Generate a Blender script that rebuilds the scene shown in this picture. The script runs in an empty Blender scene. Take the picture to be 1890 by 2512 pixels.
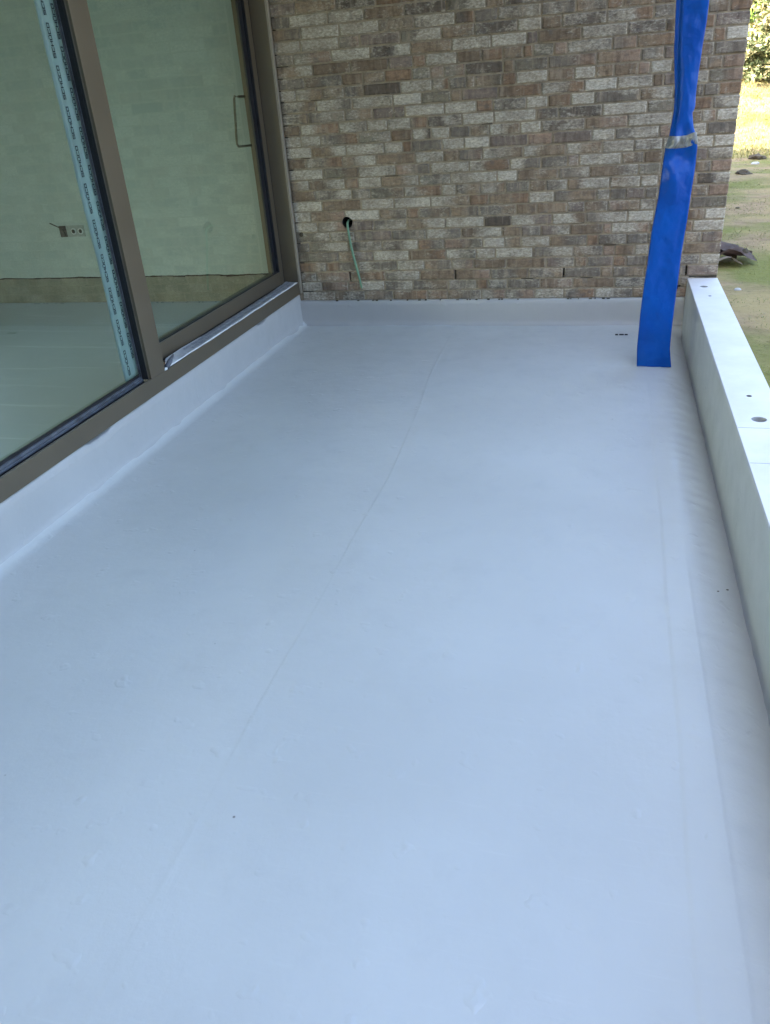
import bpy, bmesh, math, random
from mathutils import Vector, Matrix, noise
rnd = random.Random(7)
S = bpy.context.scene
COL = S.collection

# ------------------------------------------------------------------ camera
CAM_POS = Vector((1.9275914, -4.86379566, 1.18281721))
R = ((0.96489696, 0.25293631, -0.07069007),
     (0.06047749, -0.47592355, -0.87740484),
     (-0.25557061, 0.8423301, -0.47451414))
cam = bpy.data.cameras.new('camera')
co = bpy.data.objects.new('camera', cam); COL.objects.link(co)
right, down, fwd = Vector(R[0]), Vector(R[1]), Vector(R[2])
m = Matrix((right, -down, -fwd)).transposed().to_4x4()
m.translation = CAM_POS
co.matrix_world = m
cam.sensor_fit = 'VERTICAL'; cam.sensor_height = 36.0
cam.lens = 1913.94 / 2512 * 36.0
cam.clip_start = 0.05; cam.clip_end = 1000
S.camera = co

# ------------------------------------------------------------------ world, sun, exposure
SUN_EL, SUN_AZ = 33.0, -128.0      # azimuth of the sun from +Y, clockwise
w = bpy.data.worlds.new('World'); S.world = w; w.use_nodes = True
nt = w.node_tree
bg = nt.nodes['Background']
sky = nt.nodes.new('ShaderNodeTexSky'); sky.sky_type = 'NISHITA'; sky.sun_disc = False
sky.sun_elevation = math.radians(SUN_EL); sky.sun_rotation = math.radians(SUN_AZ)
sky.air_density = 1.0; sky.dust_density = 4.5; sky.ozone_density = 1.0
nt.links.new(sky.outputs[0], bg.inputs[0]); bg.inputs[1].default_value = 0.15
sl = bpy.data.lights.new('sun', 'SUN'); sl.energy = 2.0; sl.angle = math.radians(0.5); sl.color = (1, .93, .82)
so = bpy.data.objects.new('sun', sl); COL.objects.link(so)
az, el = math.radians(SUN_AZ), math.radians(SUN_EL)
sd = Vector((math.sin(az) * math.cos(el), math.cos(az) * math.cos(el), math.sin(el)))
so.rotation_euler = sd.to_track_quat('Z', 'Y').to_euler(); so.location = sd * 50
S.view_settings.view_transform = 'Standard'; S.view_settings.look = 'None'
S.view_settings.gamma = 1.0; S.view_settings.use_curve_mapping = False
S.view_settings.exposure = 3.18
S.cycles.use_denoising = True
S.cycles.max_bounces = 10; S.cycles.diffuse_bounces = 5; S.cycles.glossy_bounces = 4
S.cycles.transparent_max_bounces = 12; S.cycles.sample_clamp_indirect = 6

# ------------------------------------------------------------------ helpers
def clean(bm, name):
    me = bpy.data.meshes.new(name); bm.normal_update(); bm.to_mesh(me); bm.free(); return me

def obj(name, bm, mat=None, parent=None, smooth=False, loc=None):
    me = clean(bm, name) if isinstance(bm, bmesh.types.BMesh) else bm
    if mat is not None and not me.materials: me.materials.append(mat)
    if smooth:
        me.polygons.foreach_set('use_smooth', [True] * len(me.polygons))
    o = bpy.data.objects.new(name, me); COL.objects.link(o)
    if parent: o.parent = parent
    if loc: o.location = loc
    return o

def thing(name, label, cat, loc=(0, 0, 0), group=None):
    o = bpy.data.objects.new(name, None); COL.objects.link(o)
    o.location = loc; o.empty_display_size = .1
    o['label'] = label; o['category'] = cat
    if group: o['group'] = group
    return o

def tag(o, label, cat, group=None):
    o['label'] = label; o['category'] = cat
    if group: o['group'] = group
    return o

def struct(name, bm, mat, smooth=False):
    o = obj(name, bm, mat, None, smooth); o['kind'] = 'structure'; return o

def box(bm, x0, x1, y0, y1, z0, z1, bev=0.0):
    r = bmesh.ops.create_cube(bm, size=1)
    vs = r['verts']
    for v in vs:
        v.co = Vector(((x0 + x1) / 2 + v.co.x * (x1 - x0), (y0 + y1) / 2 + v.co.y * (y1 - y0), (z0 + z1) / 2 + v.co.z * (z1 - z0)))
    if bev:
        es = list({e for v in vs for e in v.link_edges})
        bmesh.ops.bevel(bm, geom=es, offset=bev, segments=2, affect='EDGES', profile=.6)
    return bm

def nbox(*a, bev=0.0):
    bm = bmesh.new(); return box(bm, *a, bev=bev)

def tube(bm, pts, rad, seg=8, cap=True):
    pts = [Vector(p) for p in pts]
    rings = []
    ref = Vector((0.31, 0.87, 0.12)).normalized()
    for i, p in enumerate(pts):
        d = (pts[min(i + 1, len(pts) - 1)] - pts[max(i - 1, 0)]).normalized()
        a = d.cross(ref).normalized(); b = d.cross(a)
        r = rad[i] if isinstance(rad, (list, tuple)) else rad
        rings.append([bm.verts.new(p + (a * math.cos(t) + b * math.sin(t)) * r) for t in [2 * math.pi * k / seg for k in range(seg)]])
    for i in range(len(rings) - 1):
        for k in range(seg):
            bm.faces.new((rings[i][k], rings[i][(k + 1) % seg], rings[i + 1][(k + 1) % seg], rings[i + 1][k]))
    if cap:
        bm.faces.new(rings[0][::-1]); bm.faces.new(rings[-1])
    return bm

def N(p, s=1.0, o=0.0):
    return noise.noise(Vector((p[0] * s + o, p[1] * s - o * .7, (p[2] if len(p) > 2 else 0) * s + o * 1.3)))

def smooth01(t):
    t = max(0.0, min(1.0, t)); return t * t * (3 - 2 * t)

# ------------------------------------------------------------------ materials
def newmat(name, rough=.6, spec=.5):
    mt = bpy.data.materials.new(name); mt.use_nodes = True
    b = mt.node_tree.nodes['Principled BSDF']
    b.inputs['Roughness'].default_value = rough
    b.inputs['Specular IOR Level'].default_value = spec
    return mt, mt.node_tree, b

def nd(t, typ, **kw):
    n = t.nodes.new(typ)
    for k, v in kw.items(): setattr(n, k, v)
    return n

def coords(t, scale=(1, 1, 1), rot=(0, 0, 0), kind='Object'):
    tc = nd(t, 'ShaderNodeTexCoord'); mp = nd(t, 'ShaderNodeMapping')
    mp.inputs['Scale'].default_value = scale; mp.inputs['Rotation'].default_value = rot
    t.links.new(tc.outputs[kind], mp.inputs[0]); return mp.outputs[0]

def noi(t, vec, scale, detail=4, rough=.5, dist=0.0):
    n = nd(t, 'ShaderNodeTexNoise'); n.inputs['Scale'].default_value = scale
    n.inputs['Detail'].default_value = detail; n.inputs['Roughness'].default_value = rough
    n.inputs['Distortion'].default_value = dist
    t.links.new(vec, n.inputs['Vector']); return n.outputs['Fac']

def ramp(t, fac, stops):
    r = nd(t, 'ShaderNodeValToRGB'); e = r.color_ramp.elements
    while len(e) < len(stops): e.new(.5)
    for i, (p, c) in enumerate(stops):
        e[i].position = p; e[i].color = (c, c, c, 1) if not isinstance(c, (tuple, list)) else (*c, 1)
    t.links.new(fac, r.inputs[0]); return r.outputs[0]

def mix(t, fac, a, b, mode='MIX'):
    n = nd(t, 'ShaderNodeMix', data_type='RGBA', blend_type=mode)
    for s, v in ((n.inputs[0], fac), (n.inputs[6], a), (n.inputs[7], b)):
        if isinstance(v, bpy.types.NodeSocket): t.links.new(v, s)
        elif isinstance(v, (int, float)): s.default_value = v if s.type == 'VALUE' else (v, v, v, 1)
        else: s.default_value = (*v, 1)
    return n.outputs[2]

def math_(t, op, a, b=0.0, clamp=False):
    n = nd(t, 'ShaderNodeMath', operation=op); n.use_clamp = clamp
    for s, v in ((n.inputs[0], a), (n.inputs[1], b)):
        if isinstance(v, bpy.types.NodeSocket): t.links.new(v, s)
        else: s.default_value = v
    return n.outputs[0]

def bump(t, b, h, strength=.3, dist=.002, prev=None):
    n = nd(t, 'ShaderNodeBump'); n.inputs['Strength'].default_value = strength; n.inputs['Distance'].default_value = dist
    t.links.new(h, n.inputs['Height'])
    if prev is not None: t.links.new(prev, n.inputs['Normal'])
    t.links.new(n.outputs[0], b.inputs['Normal']); return n.outputs[0]

# poured grey waterproofing membrane
def membrane_mat(name, base, rough=.42):
    mt, t, b = newmat(name, rough, .45)
    v = coords(t)
    n1 = noi(t, v, 1.3, 4, .55); n2 = noi(t, v, 9, 5, .6); n3 = noi(t, v, 60, 3, .6)
    c = mix(t, ramp(t, n1, [(.3, 0), (.7, 1)]), tuple(x * .93 for x in base), tuple(min(1, x * 1.05) for x in base))
    c = mix(t, ramp(t, n2, [(.55, 0), (.8, .35)]), c, tuple(x * .86 for x in base))
    vs = coords(t, (6, 120, 6)); st = noi(t, vs, 1.0, 3, .6)
    c = mix(t, ramp(t, st, [(.6, 0), (.75, .14)]), c, tuple(min(1, x * 1.2) for x in base))
    sp = nd(t, 'ShaderNodeTexVoronoi'); sp.inputs['Scale'].default_value = 7; t.links.new(v, sp.inputs['Vector'])
    dots = ramp(t, sp.outputs['Distance'], [(.012, 1), (.03, 0)])
    gate = ramp(t, noi(t, v, 3.1, 2), [(.55, 0), (.6, 1)])
    c = mix(t, math_(t, 'MULTIPLY', dots, gate), c, (.12, .12, .12))
    t.links.new(c, b.inputs['Base Color'])
    t.links.new(ramp(t, n2, [(.3, rough - .07), (.7, rough + .12)]), b.inputs['Roughness'])
    a1 = bump(t, b, n3, .10, .002)
    a2 = bump(t, b, n2, .45, .006, a1)
    # roller ripples and small lumps
    vw = coords(t, (40, 9, 9)); a3 = bump(t, b, noi(t, vw, 1.0, 3, .6, .6), .22, .003, a2)
    lump = ramp(t, noi(t, v, 17, 2, .5), [(.66, 0), (.76, 1)])
    bump(t, b, lump, .36, .004, a3)
    return mt
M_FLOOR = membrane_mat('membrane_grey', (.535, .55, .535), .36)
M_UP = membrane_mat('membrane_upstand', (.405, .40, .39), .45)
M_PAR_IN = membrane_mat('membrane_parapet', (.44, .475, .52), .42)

def coords2(t, v, off):
    mp = nd(t, 'ShaderNodeMapping'); mp.inputs['Location'].default_value = (off, off * .6, off * 1.7); t.links.new(v, mp.inputs[0]); return mp.outputs[0]
# brick shader driven by per-brick attributes
def brick_mat():
    mt, t, b = newmat('weathered_brick', .88, .3)
    ca = nd(t, 'ShaderNodeAttribute', attribute_name='base'); ws = nd(t, 'ShaderNodeAttribute', attribute_name='wash'); ed = nd(t, 'ShaderNodeAttribute', attribute_name='edge')
    v = coords(t, kind='Object')
    g = nd(t, 'ShaderNodeNewGeometry'); v = g.outputs['Position']
    mp = nd(t, 'ShaderNodeMapping'); mp.inputs['Scale'].default_value = (.75, 1, 1.5); t.links.new(v, mp.inputs[0]); vs = mp.outputs[0]
    n0 = noi(t, vs, 13, 3, .55, .3); n1 = noi(t, vs, 38, 6, .7, .2); n2 = noi(t, vs, 75, 5, .7, .25); n3 = noi(t, v, 380, 3, .6)
    c = mix(t, ramp(t, n1, [(.32, 0), (.68, 1)]), mix(t, 1.0, ca.outputs['Color'], (1.42, 1.38, 1.32), 'MULTIPLY'), mix(t, 1.0, ca.outputs['Color'], (.60, .55, .50), 'MULTIPLY'))
    mv = nd(t, 'ShaderNodeMapping'); mv.inputs['Scale'].default_value = (1, 1, .16); t.links.new(v, mv.inputs[0])
    nv = noi(t, mv.outputs[0], 34, 3, .6, .2)                          # upright fire bands across the face
    c = mix(t, ramp(t, nv, [(.36, .8), (.48, 0)]), c, mix(t, 1.0, c, (.58, .56, .54), 'MULTIPLY'))
    c = mix(t, ramp(t, nv, [(.56, 0), (.66, .7)]), c, (.34, .27, .20))
    n4 = noi(t, vs, 21, 3, .5)
    c = mix(t, ramp(t, n4, [(.60, 0), (.74, .4)]), c, (.21, .135, .085))
    n5 = noi(t, coords2(t, v, 4.7), 24, 3, .5)
    c = mix(t, ramp(t, n5, [(.58, 0), (.72, .5)]), c, (.115, .108, .10))
    c = mix(t, ramp(t, n3, [(.3, .4), (.6, 0)]), c, (.09, .078, .065))
    # lime wash: threshold falls as wash rises
    s = math_(t, 'ADD', math_(t, 'ADD', math_(t, 'MULTIPLY', n0, .38), math_(t, 'MULTIPLY', n1, .32)), math_(t, 'MULTIPLY', n2, .30))
    s = math_(t, 'ADD', s, math_(t, 'MULTIPLY', ed.outputs['Fac'], .055))
    s = math_(t, 'ADD', s, math_(t, 'MULTIPLY', math_(t, 'SUBTRACT', ws.outputs['Fac'], .46), .36))
    wf = ramp(t, s, [(.47, 0), (.55, .5), (.68, .95)])
    wc = mix(t, ramp(t, n2, [(.35, 0), (.65, 1)]), (.30, .255, .19), (.64, .575, .465))
    c = mix(t, wf, c, wc)
    pit = ramp(t, n2, [(.27, 1), (.40, 0)])
    c = mix(t, math_(t, 'MULTIPLY', pit, .6), c, (.05, .045, .038))
    t.links.new(c, b.inputs['Base Color'])
    a = bump(t, b, n2, .7, .003); bump(t, b, n3, .45, .0012, a)
    return mt
M_BRICK = brick_mat()

def simple(name, base, rough=.6, var=.12, scale=8, bs=.2, bd=.002, metal=0, spec=.5, det=4):
    mt, t, b = newmat(name, rough, spec)
    v = coords(t); n1 = noi(t, v, scale, det, .6); n2 = noi(t, v, scale * 12, 3, .6)
    c = mix(t, ramp(t, n1, [(.3, 0), (.7, 1)]), tuple(x * (1 - var) for x in base), tuple(min(1, x * (1 + var)) for x in base))
    t.links.new(c, b.inputs['Base Color'])
    t.links.new(ramp(t, n1, [(.3, max(0, rough - .06)), (.7, min(1, rough + .06))]), b.inputs['Roughness'])
    b.inputs['Metallic'].default_value = metal
    if bs: bump(t, b, n2, bs, bd)
    return mt
M_MORTAR = simple('sand_mortar', (.29, .235, .165), .95, .30, 30, .8, .003)
M_DARK = simple('dark_void', (.012, .011, .010), .95, .2, 20, 0)
M_BRONZE = simple('bronze_aluminium', (.125, .101, .068), .45, .06, 5, .05, .0005, .35)
M_BRONZE_EDGE = simple('worn_bronze_edge', (.17, .145, .11), .5, .2, 30, .1, .0005, .2)
M_TRIM = simple('beige_sealant', (.27, .235, .185), .7, .12, 18, .2)
M_BLACK = simple('black_rubber', (.012, .013, .016), .5, .3, 14, .2)
M_GREYPROF = simple('dusty_grey_profile', (.085, .095, .115), .5, .45, 20, .3)
M_TAPEGREY = simple('grey_foil_tape', (.62, .63, .65), .85, .16, 26, .5, .002, 0, .15)
M_CYAN = simple('pale_cyan_film', (.29, .42, .42), .5, .08, 10, .2)
M_INK = simple('dark_blue_ink', (.018, .035, .045), .7, .2, 40, 0)
M_INK2 = simple('faded_grey_ink', (.30, .33, .39), .8, .3, 60, 0)
M_PLASTER = simple('interior_plaster', (.43, .495, .50), .85, .04, 2.5, .15, .002)
M_BLOCK = simple('bare_block_base', (.25, .24, .20), .9, .22, 6, .5, .004)
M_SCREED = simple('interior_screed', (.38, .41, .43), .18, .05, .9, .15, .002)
def streaks(mt):                                    # long pale streaks: membrane reflections painted into the floor colour
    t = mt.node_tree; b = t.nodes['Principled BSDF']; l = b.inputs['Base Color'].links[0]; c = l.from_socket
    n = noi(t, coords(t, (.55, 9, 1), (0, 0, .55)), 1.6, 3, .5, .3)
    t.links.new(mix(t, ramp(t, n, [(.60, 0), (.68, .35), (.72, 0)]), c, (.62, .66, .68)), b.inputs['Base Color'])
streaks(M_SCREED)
M_CEIL = simple('soffit_boards', (.55, .53, .50), .8, .06, 3, .1)
M_CONC = simple('rough_concrete', (.36, .36, .35), .85, .12, 6, .4, .004)
M_HOSE = simple('green_cable_sheath', (.13, .25, .165), .5, .15, 20, .1)
M_SOCKET = simple('grey_socket_plate', (.30, .33, .34), .5, .1, 30, .1)
M_TARP = simple('brown_crumpled_sheet', (.16, .105, .085), .75, .3, 12, .4, .004)
M_TARPL = simple('pale_inner_sheet', (.50, .42, .34), .8, .12, 12, .3, .003)
M_ROCK = simple('dark_clod', (.07, .055, .035), .95, .3, 15, .8, .01)

def blue_mat():
    mt, t, b = newmat('blue_lay_flat_plastic', .34, .22)
    v = coords(t); n1 = noi(t, v, 5, 4, .5); n2 = noi(t, v, 26, 4, .55, .5)
    c = mix(t, ramp(t, n1, [(.3, 0), (.7, 1)]), (.0, .054, .30), (.0, .078, .385))
    n3 = noi(t, coords(t, (1, 1, .35)), 40, 5, .65)
    c = mix(t, ramp(t, n3, [(.66, 0), (.8, .35)]), c, (.05, .18, .55))
    t.links.new(c, b.inputs['Base Color'])
    b.inputs['Coat Weight'].default_value = .04; b.inputs['Coat Roughness'].default_value = .25
    a = bump(t, b, n1, .6, .03); bump(t, b, n2, .55, .007, a)
    return mt
M_BLUE = blue_mat()

def duct_mat():
    mt, t, b = newmat('silver_duct_tape', .38, .6)
    v = coords(t, (1, 1, 1)); n1 = noi(t, v, 22, 4, .6, 1.0)
    c = mix(t, ramp(t, n1, [(.35, 0), (.65, 1)]), (.12, .125, .12), (.34, .35, .37))
    t.links.new(c, b.inputs['Base Color']); b.inputs['Metallic'].default_value = .35
    bump(t, b, n1, .5, .006); return mt
M_DUCT = duct_mat()

def glass_mat():
    mt = bpy.data.materials.new('green_tinted_glass'); mt.use_nodes = True; t = mt.node_tree
    for n in list(t.nodes): t.nodes.remove(n)
    o = nd(t, 'ShaderNodeOutputMaterial'); tr = nd(t, 'ShaderNodeBsdfTransparent'); tr.inputs[0].default_value = (.82, .92, .875, 1)
    gl = nd(t, 'ShaderNodeBsdfGlossy'); gl.inputs['Roughness'].default_value = 0.0; gl.inputs[0].default_value = (.86, .97, .93, 1)
    fr = nd(t, 'ShaderNodeFresnel'); fr.inputs['IOR'].default_value = 2.15
    mx = nd(t, 'ShaderNodeMixShader'); ge = nd(t, 'ShaderNodeNewGeometry')
    front = math_(t, 'SUBTRACT', 1.0, ge.outputs['Backfacing'])       # only the outer surface of each pane mirrors
    t.links.new(math_(t, 'MULTIPLY', fr.outputs[0], front), mx.inputs[0]); t.links.new(tr.outputs[0], mx.inputs[1]); t.links.new(gl.outputs[0], mx.inputs[2])
    t.links.new(mx.outputs[0], o.inputs[0]); return mt
M_GLASS = glass_mat()

# ------------------------------------------------------------------ dimensions
U = 0.061; W = 2.5357; FZ = -0.1576; PZ = 0.110
ROOF_Z = 2.62

# ------------------------------------------------------------------ ground
def ground_h(x, y):
    h = -0.42 + .02 * N((x, y), .8) + .012 * N((x, y), 3.3)
    h += 0.03 * smooth01((y - 3) / 8)
    m = max(smooth01((y - 14.5) / 6.0), smooth01((x - 8.5) / 5.0))  # rise in x: out-of-view bank added for its warm bounce light
    h += m * (1.25 + .22 * N((x, y), .45, 3) + .09 * N((x, y), 1.7, 5))
    return h
def frange(a, b, s):
    out = []
    while a < b - 1e-9: out.append(a); a += s
    return out + [b]
def grid(xs, ys, f):
    bm = bmesh.new(); vs = [[bm.verts.new(f(x, y)) for x in xs] for y in ys]
    for j in range(len(ys) - 1):
        for i in range(len(xs) - 1):
            bm.faces.new((vs[j][i], vs[j][i + 1], vs[j + 1][i + 1], vs[j + 1][i]))
    return bm
xs = [-400, -120, -40, -15, -6, -2, 0, 1.5] + frange(2.45, 9, .16) + [9.5, 10, 10.5, 11, 11.5, 12, 12.5, 13, 13.5, 14, 15, 17, 20, 30, 60, 150, 400]
ys = [-400, -120, -40, -15, -8] + frange(-5, 2, .5) + frange(2.2, 9, .16) + frange(9.3, 26, .3) + [28, 32, 40, 60, 120, 400]
def ground_mat():
    mt, t, b = newmat('patchy_dirt_and_grass', .95, .2)
    g = nd(t, 'ShaderNodeNewGeometry'); v = g.outputs['Position']
    n1 = noi(t, v, .55, 5, .6, .3); n2 = noi(t, v, 4.5, 6, .7); n3 = noi(t, v, 22, 5, .7); n4 = noi(t, v, 1.6, 4, .6)
    c = mix(t, ramp(t, n2, [(.3, 0), (.7, 1)]), (.21, .145, .08), (.36, .262, .15))
    c = mix(t, ramp(t, n4, [(.42, 0), (.6, .75)]), c, mix(t, n3, (.27, .215, .09), (.39, .30, .135)))
    c = mix(t, ramp(t, n1, [(.47, 0), (.58, .85)]), c, mix(t, n3, (.10, .125, .02), (.20, .20, .05)))
    c = mix(t, ramp(t, n3, [(.25, .7), (.42, 0)]), c, (.09, .07, .045))
    t.links.new(c, b.inputs['Base Color'])
    a = bump(t, b, n2, .8, .03); bump(t, b, n3, .8, .012, a); return mt
M_GROUND = ground_mat()
struct('ground', grid(xs, ys, lambda x, y: (x, y, ground_h(x, y))), M_GROUND, True)

# ------------------------------------------------------------------ terrace membrane floor
def s1(y): return 1.035 + .075 * smooth01((-y - .4) / 1.8) + .012 * (-y) + .006 * math.sin(y * 2.1) + .003 * math.sin(y * 7.7)
def s2(y): return 2.150 + .004 * math.sin(y * 1.9) - .002 * math.sin(y * 6)
def s3(y): return 2.225 + .004 * math.sin(y * 1.3 + 1)
def anchors(y): return [-0.03, s1(y), s2(y), s3(y), 2.40]
us = []
def seg_u(i, a, b, n): us.extend([(i, a + (b - a) * k / n) for k in range(n)])
seg_u(0, 0, .94, 52)
for d in frange(.94, .9975, .0035): us.append((0, d))
for d in frange(.0, .06, .0035): us.append((1, d))
seg_u(1, .065, .96, 46)
for d in frange(.96, 1, .004)[:-1]: us.append((1, d))
seg_u(2, 0, 1, 22)
seg_u(3, 0, 1, 44); us.append((3, 1.0))
def floor_pt(u, y):
    A = anchors(y); i, f = u; x = A[i] + (A[i + 1] - A[i]) * f
    z = FZ
    z += .0030 * N((x, y), 1.6, 2) + .0012 * N((x, y), 5, 9) + .0005 * N((x, y), 17, 4)
    d1 = x - A[1]; br = smooth01(.55 + 1.6 * N((y, .3), 1.4, 11))
    z += .0011 * smooth01(d1 / .007 + .5) * (.35 + .65 * br)
    z += .0009 * math.exp(-(d1 / .011) ** 2) * max(0, N((y, 1.2), 5.5, 4)) * 1.6
    z += .0035 * math.exp(-((x - A[1] - .055) / .03) ** 2) * max(0, N((x * .5, y, .2), 6, 8)) ** 1
    d2 = x - A[2]; z += .0011 * smooth01(d2 / .010 + .5) * smooth01((-y - .9) / .8)
    z += .0014 * math.exp(-(d2 / .012) ** 2) * max(0, N((y, 4), 3.1, 1))
    d3 = x - A[3]; z -= .0014 * smooth01(d3 / .004 + .5) * smooth01((-y - 2.5) / .4)
    k = smooth01((x - 2.19) / .10)                      # cloth wrinkles towards the parapet
    z += k * (.0032 * N((x * .5, y * 1.6), 12, 3) + .0036 * max(0, N((x * .4, y), 30, 5)))
    for yc in (-1.35, -3.22, -3.33):
        z += k * .0018 * math.exp(-((y - yc - .25 * (x - 2.3)) / .006) ** 2)
    z += .024 * max(0.0, (.040 - x) / .052) ** 2 + .014 * max(0.0, (y + .045) / .035) ** 2
    z -= .068 * (max(0.0, (x - 2.195) / .185)) ** 2.0 * smooth01((-y - .0) / .12)   # shallow gutter along the parapet
    return (x, y, z)
fb = bmesh.new(); ysf = frange(-5.6, -.008, .0155)
vv = [[fb.verts.new(floor_pt(u, y)) for u in us] for y in ysf]
for j in range(len(ysf) - 1):
    for i in range(len(us) - 1):
        fb.faces.new((vv[j][i], vv[j][i + 1], vv[j + 1][i + 1], vv[j + 1][i]))
struct('terrace_floor', fb, M_FLOOR, True)

def swept(path, prof, name, mat, disp=None):
    """path: list of (origin, outward) ; prof: list of (out, z)"""
    bm = bmesh.new(); rows = []
    for (o, nrm) in path:
        rows.append([bm.verts.new(Vector(o) + Vector(nrm) * a + Vector((0, 0, b))) for a, b in prof])
    for j in range(len(rows) - 1):
        for i in range(len(prof) - 1):
            bm.faces.new((rows[j][i], rows[j + 1][i], rows[j + 1][i + 1], rows[j][i + 1]))
    if disp:
        for v in bm.verts: v.co = disp(v.co.copy())
    return bm
# left upstand: face just behind the frame, ragged top edge
prof = [(-.05, .046), (-.02, .0465), (-.002, .0455), (.0035, .040), (.004, .0), (.004, -.05), (.005, -.09), (.0055, -.118), (.0075, -.130), (.012, -.142), (.024, -.152), (.030, -.160)]
ysl = frange(-5.6, -.004, .02)
def left_disp(c):
    t = smooth01((c.z + .02) / .05)
    c.z += t * (.0018 * N((c.y, 0), 6) + .0030 * N((c.y, 0), 31) - .001)
    g = max(0, N((c.y, 3), 5.0, 5) - .15) * 8
    c.z -= .001 * t + t * .013 * min(1, g)
    c.x += .0016 * N((c.y, c.z), 5, 3) + .002 * N((c.y, c.z), 16, 7) * (1 - t)
    return c
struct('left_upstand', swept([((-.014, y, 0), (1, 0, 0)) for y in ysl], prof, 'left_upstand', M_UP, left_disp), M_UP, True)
profb = [(-.02, .002), (-.002, .002), (.008, -.001), (.0125, -.007), (.013, -.03), (.013, -.09), (.014, -.125), (.017, -.140), (.024, -.150), (.036, -.1560)]
def back_disp(c):
    t = smooth01((c.z + .03) / .03)
    c.z += t * (.0022 * N((c.x, 0), 9) + .002 * N((c.x, 0), 31))
    c.y += .0014 * N((c.x, c.z), 7, 3)
    for xc in (.32, .335, .52, .95): c.y -= .0018 * math.exp(-((c.x - xc - .05 * c.z) / .004) ** 2) * smooth01((-.02 - c.z) / .03)
    k = smooth01((c.x - .26) / -.25); c.y -= k * .002 * max(0, N((c.x * 3, c.z * 2), 14, 2))
    return c
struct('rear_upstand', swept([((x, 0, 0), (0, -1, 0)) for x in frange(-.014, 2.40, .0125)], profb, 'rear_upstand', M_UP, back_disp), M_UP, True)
struct('terrace_slab', nbox(-.10, 2.17, -5.6, 0.02, -.50, FZ - .012), M_CONC)

# ------------------------------------------------------------------ parapet
par = thing('parapet', 'low pale coated parapet wall with round drilled holes in its top', 'parapet', (2.4585, -2.7, -.5))
PX0, PX1, PY0, PY1 = 2.376, 2.541, -5.6, -.004
def P(o):  # parts given in world coordinates
    o.location = -par.location; return o
holes = [(2.448, -.213, .021), (2.460, -.426, .0085), (2.456, -1.93, .0095), (2.458, -2.157, .0245), (2.476, -2.60, .020), (2.462, -2.9, .009)]
bm = bmesh.new()
def ring(pts): 
    vs = [bm.verts.new(p) for p in pts]; return vs, [bm.edges.new((vs[i], vs[(i + 1) % len(vs)])) for i in range(len(vs))]
outer = [(PX0 + .004, y, PZ) for y in frange(PY0, PY1, .28)] + [(PX1 - .004, y, PZ) for y in reversed(frange(PY0, PY1, .28))]
ov, oe = ring(outer); alle = list(oe); tubes = []
for hx, hy, hr in holes:
    vs, es = ring([(hx + math.cos(a) * hr * (1 + .03 * math.sin(3 * a)), hy + math.sin(a) * hr, PZ) for a in [2 * math.pi * k / 28 for k in range(28)]])
    alle += es; tubes.append((hx, hy, hr, vs))
bmesh.ops.triangle_fill(bm, use_beauty=True, use_dissolve=False, edges=alle)
bmesh.ops.recalc_face_normals(bm, faces=bm.faces)
for f in bm.faces:
    f.normal_update()
    if f.normal.z < 0: f.normal_flip()
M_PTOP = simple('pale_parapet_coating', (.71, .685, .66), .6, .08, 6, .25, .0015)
obj('top_face', bm, M_PTOP, par); P(par.children[-1])
for hx, hy, hr, _ in tubes:
    bm = bmesh.new()
    A = [2 * math.pi * k / 28 for k in range(28)]
    r0 = [bm.verts.new((hx + math.cos(a) * hr * (1 + .03 * math.sin(3 * a)), hy + math.sin(a) * hr, PZ)) for a in A]
    r1 = [bm.verts.new((hx + math.cos(a) * hr * .97, hy + math.sin(a) * hr * .97, PZ - .006)) for a in A]
    r2 = [bm.verts.new((hx + math.cos(a) * hr * .93, hy + math.sin(a) * hr * .93, PZ - .12)) for a in A]
    for p, q in ((r0, r1), (r1, r2)):
        for k in range(28): bm.faces.new((p[k], q[k], q[(k + 1) % 28], p[(k + 1) % 28]))
    bm.faces.new(r2)
    P(obj('drilled_hole', bm, M_CONC if hr > .015 else M_ROCK, par, True))
    if hr > .015:
        bmm = bmesh.new(); tube(bmm, [(hx, hy, PZ - .075), (hx, hy, PZ - .03)], [hr * .45, hr * .40], 12); P(obj('anchor_plug', bmm, M_SOCKET, par, True))
# inner face with cove and outer face
pin = [(.0045, PZ), (.001, PZ - .004), (0, PZ - .012), (0, .05), (0, 0), (0, -.06), (-.0005, -.12), (-.001, -.175), (-.002, -.205), (-.0045, -.215), (-.009, -.224), (-.014, -.232)]
def in_disp(c):
    if c.z < PZ - .002: c.x += .0016 * N((c.y, c.z), 2.2, 1) + .0007 * N((c.y, c.z), 12, 5)
    if c.z < -.13:
        c.x += .0022 * N((c.y * 2, c.z * 2), 14, 5) + .0012 * N((c.y * 1.5, c.x * 2), 45, 2)
        c.z += .0012 * N((c.y * 2, c.x), 22, 8)
    return c
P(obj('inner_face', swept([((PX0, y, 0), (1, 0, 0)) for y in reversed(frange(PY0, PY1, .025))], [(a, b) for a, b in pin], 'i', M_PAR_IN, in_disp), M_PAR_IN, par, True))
bm = swept([((PX1, y, 0), (1, 0, 0)) for y in frange(PY0, PY1, .1)], [(-.0045, PZ), (-.001, PZ - .004), (0, PZ - .012), (0, -.2), (0, -.62)], 'o', M_PTOP)
P(obj('outer_face', bm, M_PTOP, par, True))
P(obj('end_face', nbox(PX0 + .003, PX1 - .003, PY0 - .003, PY0 + .002, -.6, PZ - .002), M_PTOP, par))
for yj in (-2.235, -2.515):
    P(obj('joint_line', nbox(PX0 + .006, PX1 - .006, yj - .0012, yj + .0012, PZ - .004, PZ + .0006), M_CONC, par))
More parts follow.
